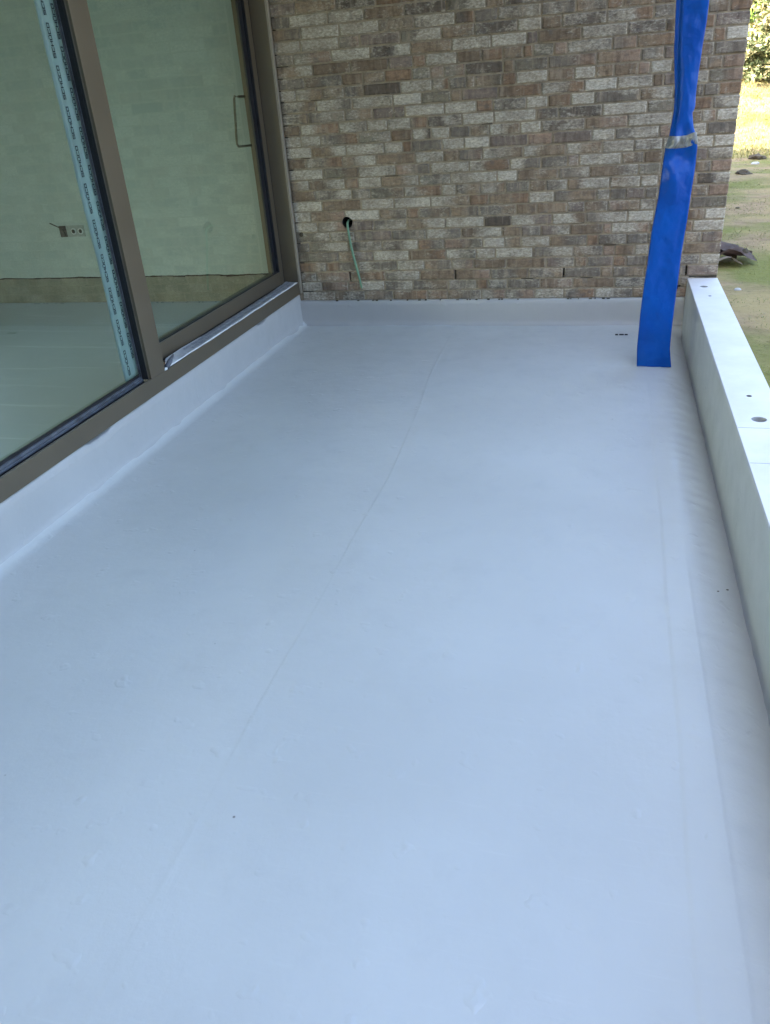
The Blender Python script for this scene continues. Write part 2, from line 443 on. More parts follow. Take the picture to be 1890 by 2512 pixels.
# ------------------------------------------------------------------ rear brick wall
wall = thing('brick_wall', 'weathered brown and white clay brick wall at the end of the terrace', 'wall', (0, 0, 0))
ZB, ZT = -8 * U, 43 * U
hole_c, hole_r = (.358, .479), .035
slots = [(.345, 2), (1.0284, 2), (1.680, 2), (2.367, 2)]
bm = bmesh.new()
def ring2(pts):
    vs = [bm.verts.new(p) for p in pts]; return [bm.edges.new((vs[i], vs[(i + 1) % len(vs)])) for i in range(len(vs))]
MY = .006
e = ring2([(-.02, MY, ZB), (W - .004, MY, ZB), (W - .004, MY, ZT), (-.02, MY, ZT)])
for sx, k in slots:
    e += ring2([(sx - .0055, MY, k * U + .002), (sx + .0055, MY, k * U + .002), (sx + .0055, MY, (k + 1) * U - .003), (sx - .0055, MY, (k + 1) * U - .003)])
e += ring2([(hole_c[0] + math.cos(a) * hole_r, MY, hole_c[1] + math.sin(a) * hole_r) for a in [2 * math.pi * q / 32 for q in range(32)]])
bmesh.ops.triangle_fill(bm, use_beauty=True, use_dissolve=False, edges=e)
for f in bm.faces:
    f.normal_update()
    if f.normal.y > 0: f.normal_flip()
obj('mortar', bm, M_MORTAR, wall)
obj('wall_core', nbox(-.02, W - .006, .125, .135, ZB, ZT), M_DARK, wall)
obj('corner_return', nbox(W - .03, W - .005, .012, .13, ZB, ZT), M_MORTAR, wall)

CODES0 = {'W': ((.23, .215, .19), .86), 'V': ((.36, .355, .34), 1.0), 'w': ((.20, .185, .16), .56), 'M': ((.22, .185, .145), .42),
         'T': ((.27, .205, .145), .34), 'B': ((.20, .150, .108), .26), 'O': ((.262, .165, .108), .28), 'G': ((.165, .158, .145), .36),
         'D': ((.052, .05, .052), .22), 'd': ((.075, .072, .072), .46), 'E': ((.165, .165, .135), .34), 'P': ((.20, .165, .155), .32),
         'K': ((.33, .235, .185), .34)}
WASH = {'W': .66, 'V': .80, 'w': .57, 'd': .42}
CODES = {k: (tuple(.62 * x + .38 * m_ for x, m_ in zip(c, (.215, .158, .102))), WASH.get(k, q)) for k, (c, q) in CODES0.items()}
REG = {'A': (650, 0, 4.622), 'B': (980, 0, 4.622), 'C': (1310, 0, 4.622), 'D': (680, 360, 4.622), 'E': (1000, 360, 4.622), 'F': (1310, 360, 4.622),
       'G': (1560, 360, 5.042), 'H': (1740, 0, 5.533)}
ROWS = """26 A45-320P 360-790T 815-1240d 1260-1700O
25 A50-260G 275-695W 720-1110W 1130-1570BT B65-510d 540-965EW 1000-1180T 1200-1600d
24 A75-395BG 400-830W 840-1280W 1290-1675M B180-620w 640-830dO 870-1100G 1130-1600w C95-465G 480-820TG 840-1000O 1020-1360T 1370-1600B H10-270GB
23 A100-385W 410-825W 840-1060GK 1075-1520P B20-465EW 485-840T 860-1330d 1350-1600W C105-310B 320-815d 840-1350wO 1370-1600G H10-270GB 300-590O
22 A105-310G 330-740wK 760-1180W 1200-1640dW B130-580T 600-1020w 1060-1430W 1440-1560P C50-530B 555-1055W 1085-1490d 1510-1600B H100-570P
21 A110-525TW 545-955B 985-1390B 1405-1660P B165-285O 300-640W 655-920B 935-1160TO 1175-1390T C0-215E 225-370K 385-880w 895-1160GK 1180-1600TO H80-215O 245-555V
20 A130-440G 460-860BG 875-1100B 1115-1650TO B155-340E 355-490K 505-730wK 760-1165D 1185-1290T 1300-1640EG C0-190w 210-700GK 715-1205TK 1220-1470GT 1490-1640P H90-540G
19 A165-345W 360-640WT 655-890M 905-1105GT 1120-1530D 1545-1880W B385-550wO 565-750G 760-845T 860-1150TE 1170-1310O 1335-1670W C165-450TO 455-690W 700-900T 915-1170B 1190-1310K 1335-1560w H0-175T 200-510K
18 A175-570wT 590-975wG 1000-1440w 1455-1765V B260-570E 580-690T 700-1095P 1140-1600BO C-5-75O 90-560wO 585-935V 960-1340W 1350-1460B 1480-1620P H15-490EK
17 A190-480wT 490-895Gw 915-1210GT B-60-50P 70-500W 520-860W 870-1050O 1065-1420G C-65-150W 160-410TO 430-680W 695-1190Gw 1200-1570TW H-60-120G 155-455O
16 A225-395B 415-830WO 845-1150wG 1165-1380W 1400-1640W B65-280GO 350-700d 715-1060W 1085-1540W C15-265BG 290-765d 790-1275W 1300-1600E H60-430Gw
15 A230-400w 415-620W 630-1050GO 1060-1420EG 1435-1660OB B150-350wD 360-560W 575-790G 800-1010TE 1020-1360WT 1380-1600W C-5-75d 95-560d 600-1050TK 1085-1560W H-80-80WO 115-405W
14 D100-380W 390-770TW 800-1205W 1220-1415W B50-130O 150-470G 480-690w 700-760W 780-1010V 1030-1400P C-15-170K 190-240T 250-640P 675-905W 940-1410Gw 1430-1560K H-20-385G
13 D115-320B 325-735wO 745-1110TW 1130-1550TB E100-400w 410-570T 580-840GK 850-1300wT 1320-1790wT F365-760wT 790-1130w 1150-1450W H-180-50W 80-370W
12 D130-510W 530-910EB 935-1330W 1360-1725KG E265-690w 705-1150wO 1170-1500WG F75-370G 375-500K 515-980W 1000-1240TG 1260-1450B G900-1200Gw
11 D140-350TW 370-755BW 780-910TO 925-1170W 1190-1600Tw E140-480EG 490-1000wW 1030-1235V 1255-1700BT F285-620Gw 640-1175TW 1190-1430E G745-920TG 945-1185K
10 D180-430B 445-835GW 850-1050Gw 1070-1430ET 1445-1850WO E400-540w 550-820dT 830-1100wT 1120-1370GE 1380-1560T F145-370GW 385-850TW 865-1200Tw 1220-1400W G770-1160dW
9 D190-500W 510-940TB 960-1315W 1330-1730WV E270-690WT 700-910O 925-1365TO 1380-1655W F240-700GT 715-850w 860-1030G 1045-1250P 1260-1400G G640-880OT 900-1150K
8 D190-370w 385-760TK 775-1150V 1165-1460TG 1480-1590TO E140-480GB 490-800TG 810-1220GT 1240-1450B F50-370BT 380-570P 580-830BG 840-1190KT 1200-1370w G690-1110GE
7 D200-450W 460-790wK 802-1090P 1100-1465Gw E0-420TW 440-860WV 870-1165D 1185-1630wP F195-580WB 590-1050GW 1070-1350V G620-840OB 865-1110V
6 D230-590EW 605-870wG 890-1290GP 1300-1680Gw E220-600wG 610-1060BW 1070-1280T 1290-1500PG F80-400Pw 410-770B 780-870K 885-1300WK G530-695O 710-1090W
5 D245-360G 370-790EW 820-1180Gw 1190-1590dW E125-400OG 430-840KE 860-1090WV 1100-1275wT 1290-1600w F160-590TG 605-720O 735-1040dw 1050-1280G G620-800TG 815-1075PK
4 D265-690EG 705-1080TP 1100-1485W E10-420BO 450-770wE 785-980w 1010-1410W 1430-1870Gw F455-770TG 780-910KO 930-1130OB 1150-1290W G480-580w 600-1050TP
3 D255-550OW 560-870OG 960-1350wG 1370-1660W E190-490TG 500-740wK 750-1110B 1130-1560B F150-450PG 460-590TO 600-890GP 900-1030O 1060-1260G G420-780G 795-1030W
2 D265-440TG 450-812TK 840-1220BO 1240-1600Gw E160-537B 560-930BK 950-1360GB 1380-1610BT F-80-320GT 354-750G 760-880T 890-1240GT G400-612G 638-1010P
1 D290-500w 520-800BK 810-930KO 950-1210W 1230-1520Gw E80-450GT 460-770GE 780-900TO 915-1120d 1135-1480G F90-430BK 440-900TB 930-1300G G560-1000G
0 D290-640wT 680-990BG 1000-1310TG 1320-1700BO E240-450OT 470-830TG 840-1100wK 1115-1430GK F20-330w 340-680GO 690-1110wG 1125-1400T"""
Rm = [Vector(r) for r in R]
def wall_x(px, row):
    """X on the wall plane (y=0) of the pixel column px at the centre height of a row"""
    z = (row + .5) * U
    rx = lambda X: (lambda q: 1913.935 * Rm[0].dot(q) / Rm[2].dot(q) + 945)(Vector((X, 0, z)) - CAM_POS)
    a, b2 = -3.0, 5.0
    for _ in range(40):
        mid = (a + b2) / 2
        if rx(mid) < px: a = mid
        else: b2 = mid
    return (a + b2) / 2
XL = .014
rows = {}
for line in ROWS.split('\n'):
    tk = line.split(); r = int(tk[0]); reg = None; segs = []
    for s in tk[1:]:
        if s[0] in REG and (s[1].isdigit() or s[1] == '-'): reg = s[0]; s = s[1:]
        neg = s[0] == '-'; s2 = s[1:] if neg else s
        a, rest = s2.split('-', 1); a = -int(a) if neg else int(a)
        n = 0
        while rest[n].isdigit(): n += 1
        b2 = int(rest[:n]); code = rest[n:]
        ox, _, sc = REG[reg]
        segs.append([wall_x(ox + a / sc, r), wall_x(ox + b2 / sc, r), code])
    rows[r] = segs
pool = 'WwwMTTBBOGGEPKd'
def autofill(a, b2):
    """split a gap into plausible bricks"""
    out = []; x = a
    while b2 - x > .03:
        rem = b2 - x
        if rem < .235: L = rem
        else:
            L = rnd.choice([.212, .212, .212, .155, .102])
            if rem - L - .01 < .045: L = rem / 2
        out.append([x, x + L, rnd.choice(pool) + (rnd.choice(pool) if rnd.random() < .4 else '')]); x += L + .010
    return out
bricks = []
for r in range(-7, 43):
    segs = sorted(rows.get(r, []), key=lambda s: s[0]); out = []; x = XL
    for s in segs:
        s = list(s); s[0] = max(s[0], x); s[1] = min(s[1], W)
        if s[1] - s[0] < .03: continue
        if s[0] - x > .045: out += autofill(x, s[0] - .010)
        elif s[0] - x > 0 and out: 
            mid = (s[0] - .010 + out[-1][1]) / 2; out[-1][1] = mid; s[0] = mid + .010
        elif not out: s[0] = x
        out.append(s); x = s[1] + .010
    if W - x > .045: out += autofill(x, W)
    elif out: out[-1][1] = W
    fin = []
    for s in out:                                    # no brick longer than a stretcher
        L = s[1] - s[0]
        if L > .262:
            h = s[0] + L * rnd.choice([.45, .5, .55]); c = s[2]
            fin += [[s[0], h - .005, c[0]], [h + .005, s[1], c[-1]]]
        else: fin.append(s)
    for s in fin: bricks.append((r, s[0], s[1], s[2]))
# weep slots: keep open head joints free of brick
nb = []
for r, a, b2, c in bricks:
    for sx, k in slots:
        if r == k:
            if a < sx < b2:
                if sx - a > b2 - sx: b2 = sx - .006
                else: a = sx + .006
            elif abs(a - sx) < .02: a = sx + .006
            elif abs(b2 - sx) < .02: b2 = sx - .006
    nb.append((r, a, b2, c))
bricks = nb

def brick_bm(bm, la, lw, le, r, a, b2, code, depth=.1):
    z0, z1 = r * U + .0045, (r + 1) * U - .0045
    nin = max(2, int((b2 - a) / .045)); L_, H_ = b2 - a, z1 - z0
    FX = [0, .005 / L_] + [k / nin for k in range(1, nin)] + [1 - .005 / L_, 1]
    FZ_ = [0, .0045 / H_, .5, 1 - .0045 / H_, 1]
    nx, nz = len(FX) - 1, len(FZ_) - 1
    sd_ = rnd.uniform(0, 99); wj = rnd.uniform(-.10, .10)
    tilt = rnd.uniform(-.0012, .0012); out = rnd.uniform(-.0015, .0030)
    front = []
    cs = [CODES[ch] for ch in code]; cut = rnd.uniform(.35, .7)
    jit = rnd.uniform(.86, 1.14)
    for j in range(nz + 1):
        row = []
        for i in range(nx + 1):
            fx, fz = FX[i], FZ_[j]
            x = a + (b2 - a) * fx; z = z0 + (z1 - z0) * fz
            ed = min(fx, 1 - fx, 10) * (b2 - a); ez = min(fz, 1 - fz) * (z1 - z0)
            e_ = 1 if min(ed, ez) < 1e-6 else 0
            y = -out + tilt * (fz - .5) * 2 + .0016 * N((x, z), 30, sd_) + (.0028 if e_ else 0) + (.002 if (i in (0, nx) and j in (0, nz)) else 0)
            if j in (0, nz): z += .0016 * N((x, z), 32, sd_ + 5)
            if i in (0, nx): x += .0016 * N((x, z), 40, sd_ + 9)
            v = bm.verts.new((x, y, z))
            c, wsh = cs[0]
            if len(cs) > 1:
                k = smooth01((fx - cut) / .12 + .5); c = tuple(p * (1 - k) + q * k for p, q in zip(c, cs[1][0])); wsh = wsh * (1 - k) + cs[1][1] * k
            v[le] = float(e_)
            v[la] = (c[0] * jit, c[1] * jit, c[2] * jit, 1); v[lw] = wsh + wj + .08 * N((x, z), 12, sd_)
            row.append(v)
        front.append(row)
    for j in range(nz):
        for i in range(nx): bm.faces.new((front[j][i], front[j][i + 1], front[j + 1][i + 1], front[j + 1][i]))
    ringv = front[0] + [front[j][nx] for j in range(1, nz + 1)] + front[nz][::-1][1:] + [front[j][0] for j in range(nz - 1, 0, -1)]
    back = []
    for v in ringv:
        q = bm.verts.new((v.co.x, depth, v.co.z)); q[la] = v[la]; q[lw] = v[lw]; q[le] = v[le]; back.append(q)
    n = len(ringv)
    for i in range(n): bm.faces.new((ringv[i], back[i], back[(i + 1) % n], ringv[(i + 1) % n])[::-1])
def new_brick_bm():
    bm = bmesh.new(); la = bm.verts.layers.float_color.new('base'); lw = bm.verts.layers.float.new('wash'); le = bm.verts.layers.float.new('edge'); return bm, la, lw, le
def overlaps_hole(r, a, b2):
    z0, z1 = r * U, (r + 1) * U
    cx = min(max(hole_c[0], a), b2); cz = min(max(hole_c[1], z0), z1)
    return (cx - hole_c[0]) ** 2 + (cz - hole_c[1]) ** 2 < hole_r ** 2
def in_view(r, a, b2):
    X = (a + b2) / 2; z = (r + .5) * U; q = Vector((X, 0, z)) - CAM_POS
    px = 1913.9 * Rm[0].dot(q) / Rm[2].dot(q) + 945; py = 1913.9 * Rm[1].dot(q) / Rm[2].dot(q) + 1256
    return -10 < py and r >= 0 and not (r < 2 and X > 2.38), py
vis = [b for b in bricks if in_view(*b[:3])[0]]
def hidden_by_strip(b):
    z = (b[0] + .5) * U; lo, hi = 1.905 + .01 * z, 2.09 + .02 * z
    return b[1] > lo and b[2] < hi
vis.sort(key=lambda b: (hidden_by_strip(b), -(b[2] - b[1])))
single = set(map(id, vis[:300]))
rest, rl, rw, re_ = new_brick_bm()
cutter = bmesh.new(); bmesh.ops.create_cone(cutter, cap_ends=True, segments=28, radius1=hole_r - .001, radius2=hole_r - .001, depth=.4,
    matrix=Matrix.Translation((hole_c[0], 0, hole_c[1])) @ Matrix.Rotation(math.pi / 2, 4, 'X'))
cutme = clean(cutter, 'cut'); cuto = bpy.data.objects.new('cut', cutme); COL.objects.link(cuto)
tocut = []
for b in bricks:
    if id(b) in single:
        bm, la, lw, le = new_brick_bm(); brick_bm(bm, la, lw, le, *b)
        if overlaps_hole(*b[:3]):
            bm.faces.new  # the mesh must be closed for the boolean
            bmesh.ops.holes_fill(bm, edges=[e for e in bm.edges if e.is_boundary], sides=0)
            bmesh.ops.recalc_face_normals(bm, faces=bm.faces[:])
            o = obj('brick', bm, M_BRICK, wall); tocut.append(o)
        else: obj('brick', bm, M_BRICK, wall)
    else: brick_bm(rest, rl, rw, re_, *b)
# the return face round the corner, course by course
for r in range(-7, 43):
    pass
o = obj('remaining_bricks', rest, M_BRICK, wall); o['kind'] = 'stuff'
for o in tocut:
    md = o.modifiers.new('b', 'BOOLEAN'); md.operation = 'DIFFERENCE'; md.object = cuto; md.solver = 'EXACT'
dg = bpy.context.evaluated_depsgraph_get()
for o in tocut:
    me = bpy.data.meshes.new_from_object(o.evaluated_get(dg)); src = o.data; o.modifiers.clear(); o.data = me
    kd = [(v.co.copy(), tuple(src.attributes['base'].data[v.index].color), src.attributes['wash'].data[v.index].value) for v in src.vertices]
    for v in me.vertices:
        near = min(kd, key=lambda q: (q[0] - v.co).length_squared)
        me.attributes['base'].data[v.index].color = near[1]; me.attributes['wash'].data[v.index].value = near[2]
bpy.data.objects.remove(cuto); bpy.data.meshes.remove(cutme)
# dark sleeve in the hole, mortar crumbs round it
bm = bmesh.new(); tube(bm, [(hole_c[0], .012, hole_c[1]), (hole_c[0], .124, hole_c[1])], .0335, 24, False)
obj('hole_sleeve', bm, M_DARK, wall, True)

# broken mortar under the end of the wall beside the parapet, black bed joint above the parapet
bm = bmesh.new(); box(bm, 2.385, 2.534, -.0015, .02, 2 * U - .005, 2 * U - .0005)
obj('open_bed_joint', bm, M_DARK, wall)
bm = bmesh.new()
for (x0, x1, z0, z1) in [(2.300, 2.345, .062, .072), (2.312, 2.332, .05, .066), (2.296, 2.312, .012, .046), (2.30, 2.325, -.002, .012)]:
    box(bm, x0, x1, -.006, .01, z0, z1, .002)
for v in bm.verts: v.co += Vector((.004 * N(v.co, 60), 0, .005 * N(v.co, 70, 4)))
obj('mortar_void', bm, M_DARK, wall)
# black pin-holes and slits where the bed joints meet the window frame
bm = bmesh.new()
for k in (1, 2, 3, 4, 6, 8, 10, 11, 13, 14, 15, 16, 17, 18, 19, 20, 21, 22, 23, 25, 26):
    L = rnd.choice([.008, .01, .03, .055, .07, .02]); z = k * U + rnd.uniform(-.001, .001)
    box(bm, .012 + rnd.uniform(0, .006), .014 + L, -.0005 - .0001 * k, .012, z - .0026, z + .0022 * rnd.random(), .0008)
for (x0, x1, k) in [(.10, .16, 14), (1.43, 1.475, 2), (1.78, 1.85, 2), (1.46, 1.50, 2), (.20, .27, 19), (1.2, 1.26, 16), (.62, .70, 12), (1.9, 1.97, 5)]:
    box(bm, x0, x1, .000, .012, k * U - .002, k * U + .0006, .0006)
obj('open_joint', bm, M_DARK, wall)
# a dowel knot beside the frame
bm = bmesh.new(); tube(bm, [(.047, -.002, .416), (.047, .01, .416)], [.013, .014], 14); tube(bm, [(.047, -.0045, .416), (.047, .01, .416)], [.005, .006], 10)
obj('round_dowel', bm, M_ROCK, wall, True)
# tiny flecks of broken grout on the upstand lip
bm = bmesh.new()
for i in range(26):
    x = rnd.uniform(.05, 1.95); L = rnd.uniform(.004, .02)
    box(bm, x, x + L, -.0125, -.004, -.002, .0025 + rnd.uniform(0, .003), .001)
o = obj('lip_crumbs', bm, M_ROCK, wall); o['kind'] = 'stuff'

# ------------------------------------------------------------------ green cable out of the hole
cb = bmesh.new()
pts = [(.356, .10, .487), (.358, .03, .486), (.362, -.008, .476), (.366, -.020, .45), (.371, -.024, .40), (.379, -.026, .34), (.389, -.028, .285), (.400, -.028, .23), (.409, -.026, .18), (.417, -.024, .13), (.4245, -.022, .085)]
tube(cb, pts, [.0068] * 4 + [.0066, .0068, .0072, .0074, .0072, .0066, .0058], 10)
tag(obj('cable', cb, M_HOSE, None, True), 'green cable hanging from the round hole in the brick wall', 'cable')

# ------------------------------------------------------------------ sliding glass door
door = thing('sliding_door', 'bronze framed sliding glass door with green tinted panes', 'sliding door', (-.05, -2.4, .05))
def DP(name, bm, mat, smooth=False, parent=None):
    o = obj(name, bm, mat, parent or door, smooth)
    if parent is None: o.location = -door.location
    return o
DY0 = -4.75; FT = 2.50
YM0, YM1 = -1.918, -1.795
DP('bottom_rail', nbox(-.012, 0, DY0, -.030, .050, .1245, bev=.0015), M_BRONZE)
bm = nbox(-.058, -.0125, YM1 - .06, -.031, .050, .1235, bev=.001); box(bm, -.2, -.0582, -1.66, -.031, .0502, .1234); DP('rail_ledge', bm, M_BRONZE)
DP('rail_edge', nbox(-.011, -.0005, DY0, YM0 + .0005, .1250, .1263), M_BRONZE_EDGE)
bm = bmesh.new(); box(bm, -.055, -.0125, DY0, YM0, .05, .108); box(bm, -.0205, -.0175, DY0, YM0, .1085, .121); box(bm, -.040, -.036, DY0, YM0, .1085, .118)
DP('drain_channel', bm, M_BLACK)
bm = bmesh.new(); box(bm, -.0595, -.0480, DY0, YM0 - .001, .1085, .136, bev=.0015); box(bm, -.0475, -.0405, DY0, YM0 - .001, .1085, .1265, bev=.001)
DP('dusty_track', bm, M_GREYPROF)
bm = bmesh.new(); box(bm, -.064, -.0555, DY0, YM0 - .0015, .1365, .1465); DP('glass_gasket', bm, M_BLACK)
# mullion: bronze cap, black rebate on its near side
DP('mullion', nbox(-.010, .0012, YM0, YM1, .1252, FT, bev=.0015), M_BRONZE)
DP('mullion_edge', nbox(-.016, -.0102, YM0 + .0006, YM1, .1252, FT), M_BRONZE_EDGE)
bm = bmesh.new(); box(bm, -.0465, -.0162, YM0 + .002, YM1 - .002, .124, FT); box(bm, -.030, -.026, YM0 - .001, YM0 + .003, .124, FT)
DP('mullion_rebate', bm, M_BLACK)
bm = bmesh.new(); box(bm, -.0500, -.0470, YM0 - .0015, YM0 + .02, .12, FT); box(bm, -.0560, -.0535, YM0 - .0035, YM0 + .02, .12, FT)
DP('gasket_line', bm, M_GREYPROF)
bm = bmesh.new(); box(bm, -.0532, -.0502, YM0 + .0005, YM0 + .02, .12, FT); box(bm, -.094, -.0565, YM0 + .03, YM1 - .004, .124, FT)
DP('mullion_core', bm, M_BLACK)
g = DP('left_pane', nbox(-.090, -.060, DY0, YM0 + .004, .125, FT), M_GLASS)
# sash on the far side
SX = -.095; SY0, SY1 = -1.76, -.034
bm = nbox(SX - .012, SX, SY0, SY1 - .056, .1285, .204, bev=.0015); box(bm, SX - .07, SX - .0122, -1.60, SY1 - .056, .1286, .2035); DP('sash_bottom_rail', bm, M_BRONZE)
DP('sash_stile', nbox(SX - .07, SX + .0006, SY1 - .056, SY1, .1285, FT - .05, bev=.0015), M_BRONZE)
DP('sash_near_stile', nbox(SX - .012, SX - .001, -1.782, -1.765, .1285, FT - .05), M_BRONZE)
DP('sash_edge', nbox(SX - .004, SX + .0012, SY0, SY1 - .058, .2045, .2062), M_BRONZE_EDGE)
bm = bmesh.new(); box(bm, SX - .03, SX - .001, SY1 - .062, SY1 - .0563, .206, FT - .06); box(bm, SX - .031, SX - .018, SY1 - .11, SY1 - .0621, .2065, FT - .06)
box(bm, SX - .024, SX - .006, SY0, SY1 - .063, .2063, .2105)
DP('sash_gasket', bm, M_BLACK)
DP('right_pane', nbox(SX - .052, SX - .022, -1.66, SY1 - .056, .19, FT - .05), M_GLASS)
DP('sash_gap', nbox(SX - .02, SX + .002, SY1 + .0005, -.0305, .1255, FT), M_BLACK)
DP('track_seal', nbox(SX - .01, SX + .0035, SY0, SY1, .1238, .1281), M_BLACK)
# far jamb, its sealant bead, head
DP('far_jamb', nbox(-.20, 0.0, -.030, .012, .055, FT, bev=.0015), M_BRONZE)
DP('sealant_bead', nbox(.0006, .0125, -.029, -.003, .055, FT, bev=.001), M_TRIM)
DP('near_jamb', nbox(-.20, 0.0, DY0 - .12, DY0, .050, FT, bev=.002), M_BRONZE)
DP('head', nbox(-.20, 0.0, DY0 - .12, .012, FT + .001, FT + .10, bev=.002), M_BRONZE)
# inside pull handle
hb = bmesh.new(); hx = -.215
tube(hb, [(-.165, -.035, 1.207), (hx, -.075, 1.210), (hx, -.128, 1.212), (hx, -.140, 1.200), (hx, -.163, 1.10), (hx, -.185, 1.00), (hx, -.190, .965), (hx, -.175, .952), (hx, -.09, .948), (-.165, -.05, .948)], .0068, 8)
DP('handle', hb, M_BRONZE, True)
# near-black box painting the shade in the gap below the frame
struct('recess_shade', nbox(-.09, -.055, -5.6, .0, -.05, .049), M_DARK)

# protective film with printed word
GL = {'S': [[(1, 1), (0, 1), (0, .5), (1, .5), (1, 0), (0, 0)]], 'C': [[(1, 1), (0, 1), (0, 0), (1, 0)]], 'H': [[(0, 0), (0, 1)], [(1, 0), (1, 1)], [(0, .5), (1, .5)]],
      'U': [[(0, 1), (0, 0), (1, 0), (1, 1)], [(.25, 1.32), (.38, 1.32)], [(.65, 1.32), (.78, 1.32)]], 'O': [[(0, 0), (0, 1), (1, 1), (1, 0), (0, 0)]]}
def lettering(bm, text, place, lw=.16, adv=1.42, sx=1.0):
    cx = 0.0
    for ch in text:
        for st in GL.get(ch, []):
            for (p, q) in zip(st[:-1], st[1:]):
                dx, dy = q[0] - p[0], q[1] - p[1]; L = math.hypot(dx, dy); ux, uy = dx / L, dy / L
                h = lw / 2; e2 = h * .8
                a_ = (p[0] - ux * e2, p[1] - uy * e2); b_ = (q[0] + ux * e2, q[1] + uy * e2)
                cs_ = [(a_[0] - uy * h, a_[1] + ux * h), (a_[0] + uy * h, a_[1] - ux * h), (b_[0] + uy * h, b_[1] - ux * h), (b_[0] - uy * h, b_[1] + ux * h)]
                lift = .00004 * (lettering.k % 9); lettering.k += 1          # crossing strokes never share a plane
                bm.faces.new([bm.verts.new(Vector(place(cx + c_[0] * sx, c_[1])) + Vector((lift, 0, lift * lettering.up))) for c_ in cs_])
        cx += adv * sx
    return bm
lettering.k = 0; lettering.up = 0
film = thing('protective_film', 'pale cyan protective film strip with printed black words on the left glass pane', 'film', (-.059, -1.966, .15))
def FP(o): o.location = -film.location; return o
fy0, fy1 = -2.026, -1.9195
def film_l(z): return fy0 + .0028 * N((z, 0), 3.1) + .0016 * N((z, 2), 17) + (.010 * smooth01((.95 - z) / .5) * smooth01((z - .2) / .4)) - .004
def film_r(z): return fy1 + .0012 * N((z, 7), 9) - .004 * max(0, N((z, 9), 4, 3))
zs = frange(.150, FT, .02)
bm = bmesh.new(); prev = None
for z in zs:
    cur = [bm.verts.new((-.0585 + .0006 * N((t_, z), 30), film_l(z) + (film_r(z) - film_l(z)) * t_, z)) for t_ in (0, .25, .5, .75, 1)]
    if prev:
        for i in range(4): bm.faces.new((prev[i], prev[i + 1], cur[i + 1], cur[i]))
    prev = cur
bmesh.ops.solidify(bm, geom=bm.faces[:], thickness=.0006)
FP(obj('film_strip', bm, M_CYAN, film, True))
for col_y, z0 in ((-1.988, 1.371), (-1.9345, 1.432)):
    for n in range(-10, 8):
        zz = z0 + .1335 * n - .0
        if zz < .16 or zz > FT - .12: continue
        bm = bmesh.new()
        # letters run upwards, tops to the left
        lettering(bm, 'SCHUCO', lambda u, v: (-.0560, col_y + .006 - v * .0125, zz + u * .0132), .30, 1.42)
        FP(obj('printed_word', bm, M_INK, film))
    bm = bmesh.new()
    for n in range(-20, 14):
        zz = z0 + .06 + .1335 * n / 2
        if zz < .18 or zz > FT - .1 or n % 2: continue
        for q in range(5):
            y_ = col_y + .022 + rnd.uniform(0, .008); z_ = zz + q * .009
            bm.faces.new([bm.verts.new(p) for p in ((-.0561, y_, z_), (-.0561, y_ + .003, z_), (-.0561, y_ + .003, z_ + .004), (-.0561, y_, z_ + .004))])
    o = obj('small_print', bm, M_INK2, film); o['kind'] = 'stuff'; FP(o)

# foil tape on the rail ledge
lettering.up = 1
tape = thing('foil_tape', 'grey and white foil tape with small print peeling off the door rail ledge', 'tape', (-.045, -.8, .125))
def TP(o): o.location = -tape.location; return o
def tz(t, y):     # lifts and curls up at the near end
    k = smooth01((-1.30 - y) / .38)
    return .1262 + .0022 * abs(N((t * 3, y), 9)) + .003 * t * (1 - t) + .0035 * max(0, N((t, y), 3.2, 3)) + k * (.020 * (1 - t) + .004) + .006 * smooth01((y + .10) / .06) * (1 - t)
def tpt(t, y):
    k = smooth01((-1.30 - y) / .45)
    xi = -.088 + .045 * k + .002 * N((y, 1), 9); xo = -.004 + .004 * N((y, 5), 7) + .006 * k
    return (xi + (xo - xi) * t, y - .10 * k * (t), tz(t, y))
bm = bmesh.new(); yst = frange(-1.70, -.036, .0125); prev = None
for y in yst:
    cur = [bm.verts.new(tpt(t / 8, y)) for t in range(9)]
    if prev:
        for i in range(8): bm.faces.new((prev[i], prev[i + 1], cur[i + 1], cur[i]))
    prev = cur
bmesh.ops.solidify(bm, geom=bm.faces[:], thickness=-.0008)
TP(obj('tape_sheet', bm, M_TAPEGREY, tape, True))
bm = bmesh.new()
for t_, ph in ((.30, 0), (.66, .05)):
    y = -1.50 + ph
    while y < -.10:
        L = rnd.uniform(.05, .075)
        lettering(bm, 'SCHUCO', lambda u, v: (lambda p: (p[0], p[1], p[2] + .0014))(tpt(t_ - (v - .5) * .15, y + u * L / 8.2)), .30, 1.42)
        y += L + .018
TP(obj('tape_print', bm, M_INK2, tape))
bm = bmesh.new(); prev = None
M_WHITE = simple('white_tape_edge', (.70, .71, .70), .6, .08, 20, .2)
for y in yst:
    p = tpt(1.0, y); q = tpt(.93, y); wv = .004 * (1 + N((y, 2), 12))
    cur = [bm.verts.new((q[0] - wv * .4, q[1], q[2] + .0013)), bm.verts.new((p[0] + .0012, p[1], p[2] + .0012)), bm.verts.new((p[0] + .0016, p[1], p[2] - .0016))]
    if prev:
        for i in range(2): bm.faces.new((prev[i], prev[i + 1], cur[i + 1], cur[i]))
    prev = cur
TP(obj('white_edge', bm, M_WHITE, tape, True))
bm = bmesh.new()
tube(bm, [(-.05, -1.62, .142), (-.022, -1.70, .140), (.0, -1.775, .134)], [.007, .0105, .012], 10)
for v in bm.verts: v.co += Vector((.003 * N(v.co, 60), .003 * N(v.co, 50, 3), .002 * N(v.co, 70, 8)))
TP(obj('curled_end', bm, M_GREYPROF, tape, True))
bm = bmesh.new(); box(bm, -.006, .006, -1.80, -1.778, .1257, .132, bev=.003)
TP(obj('torn_white_end', bm, M_WHITE, tape, True))

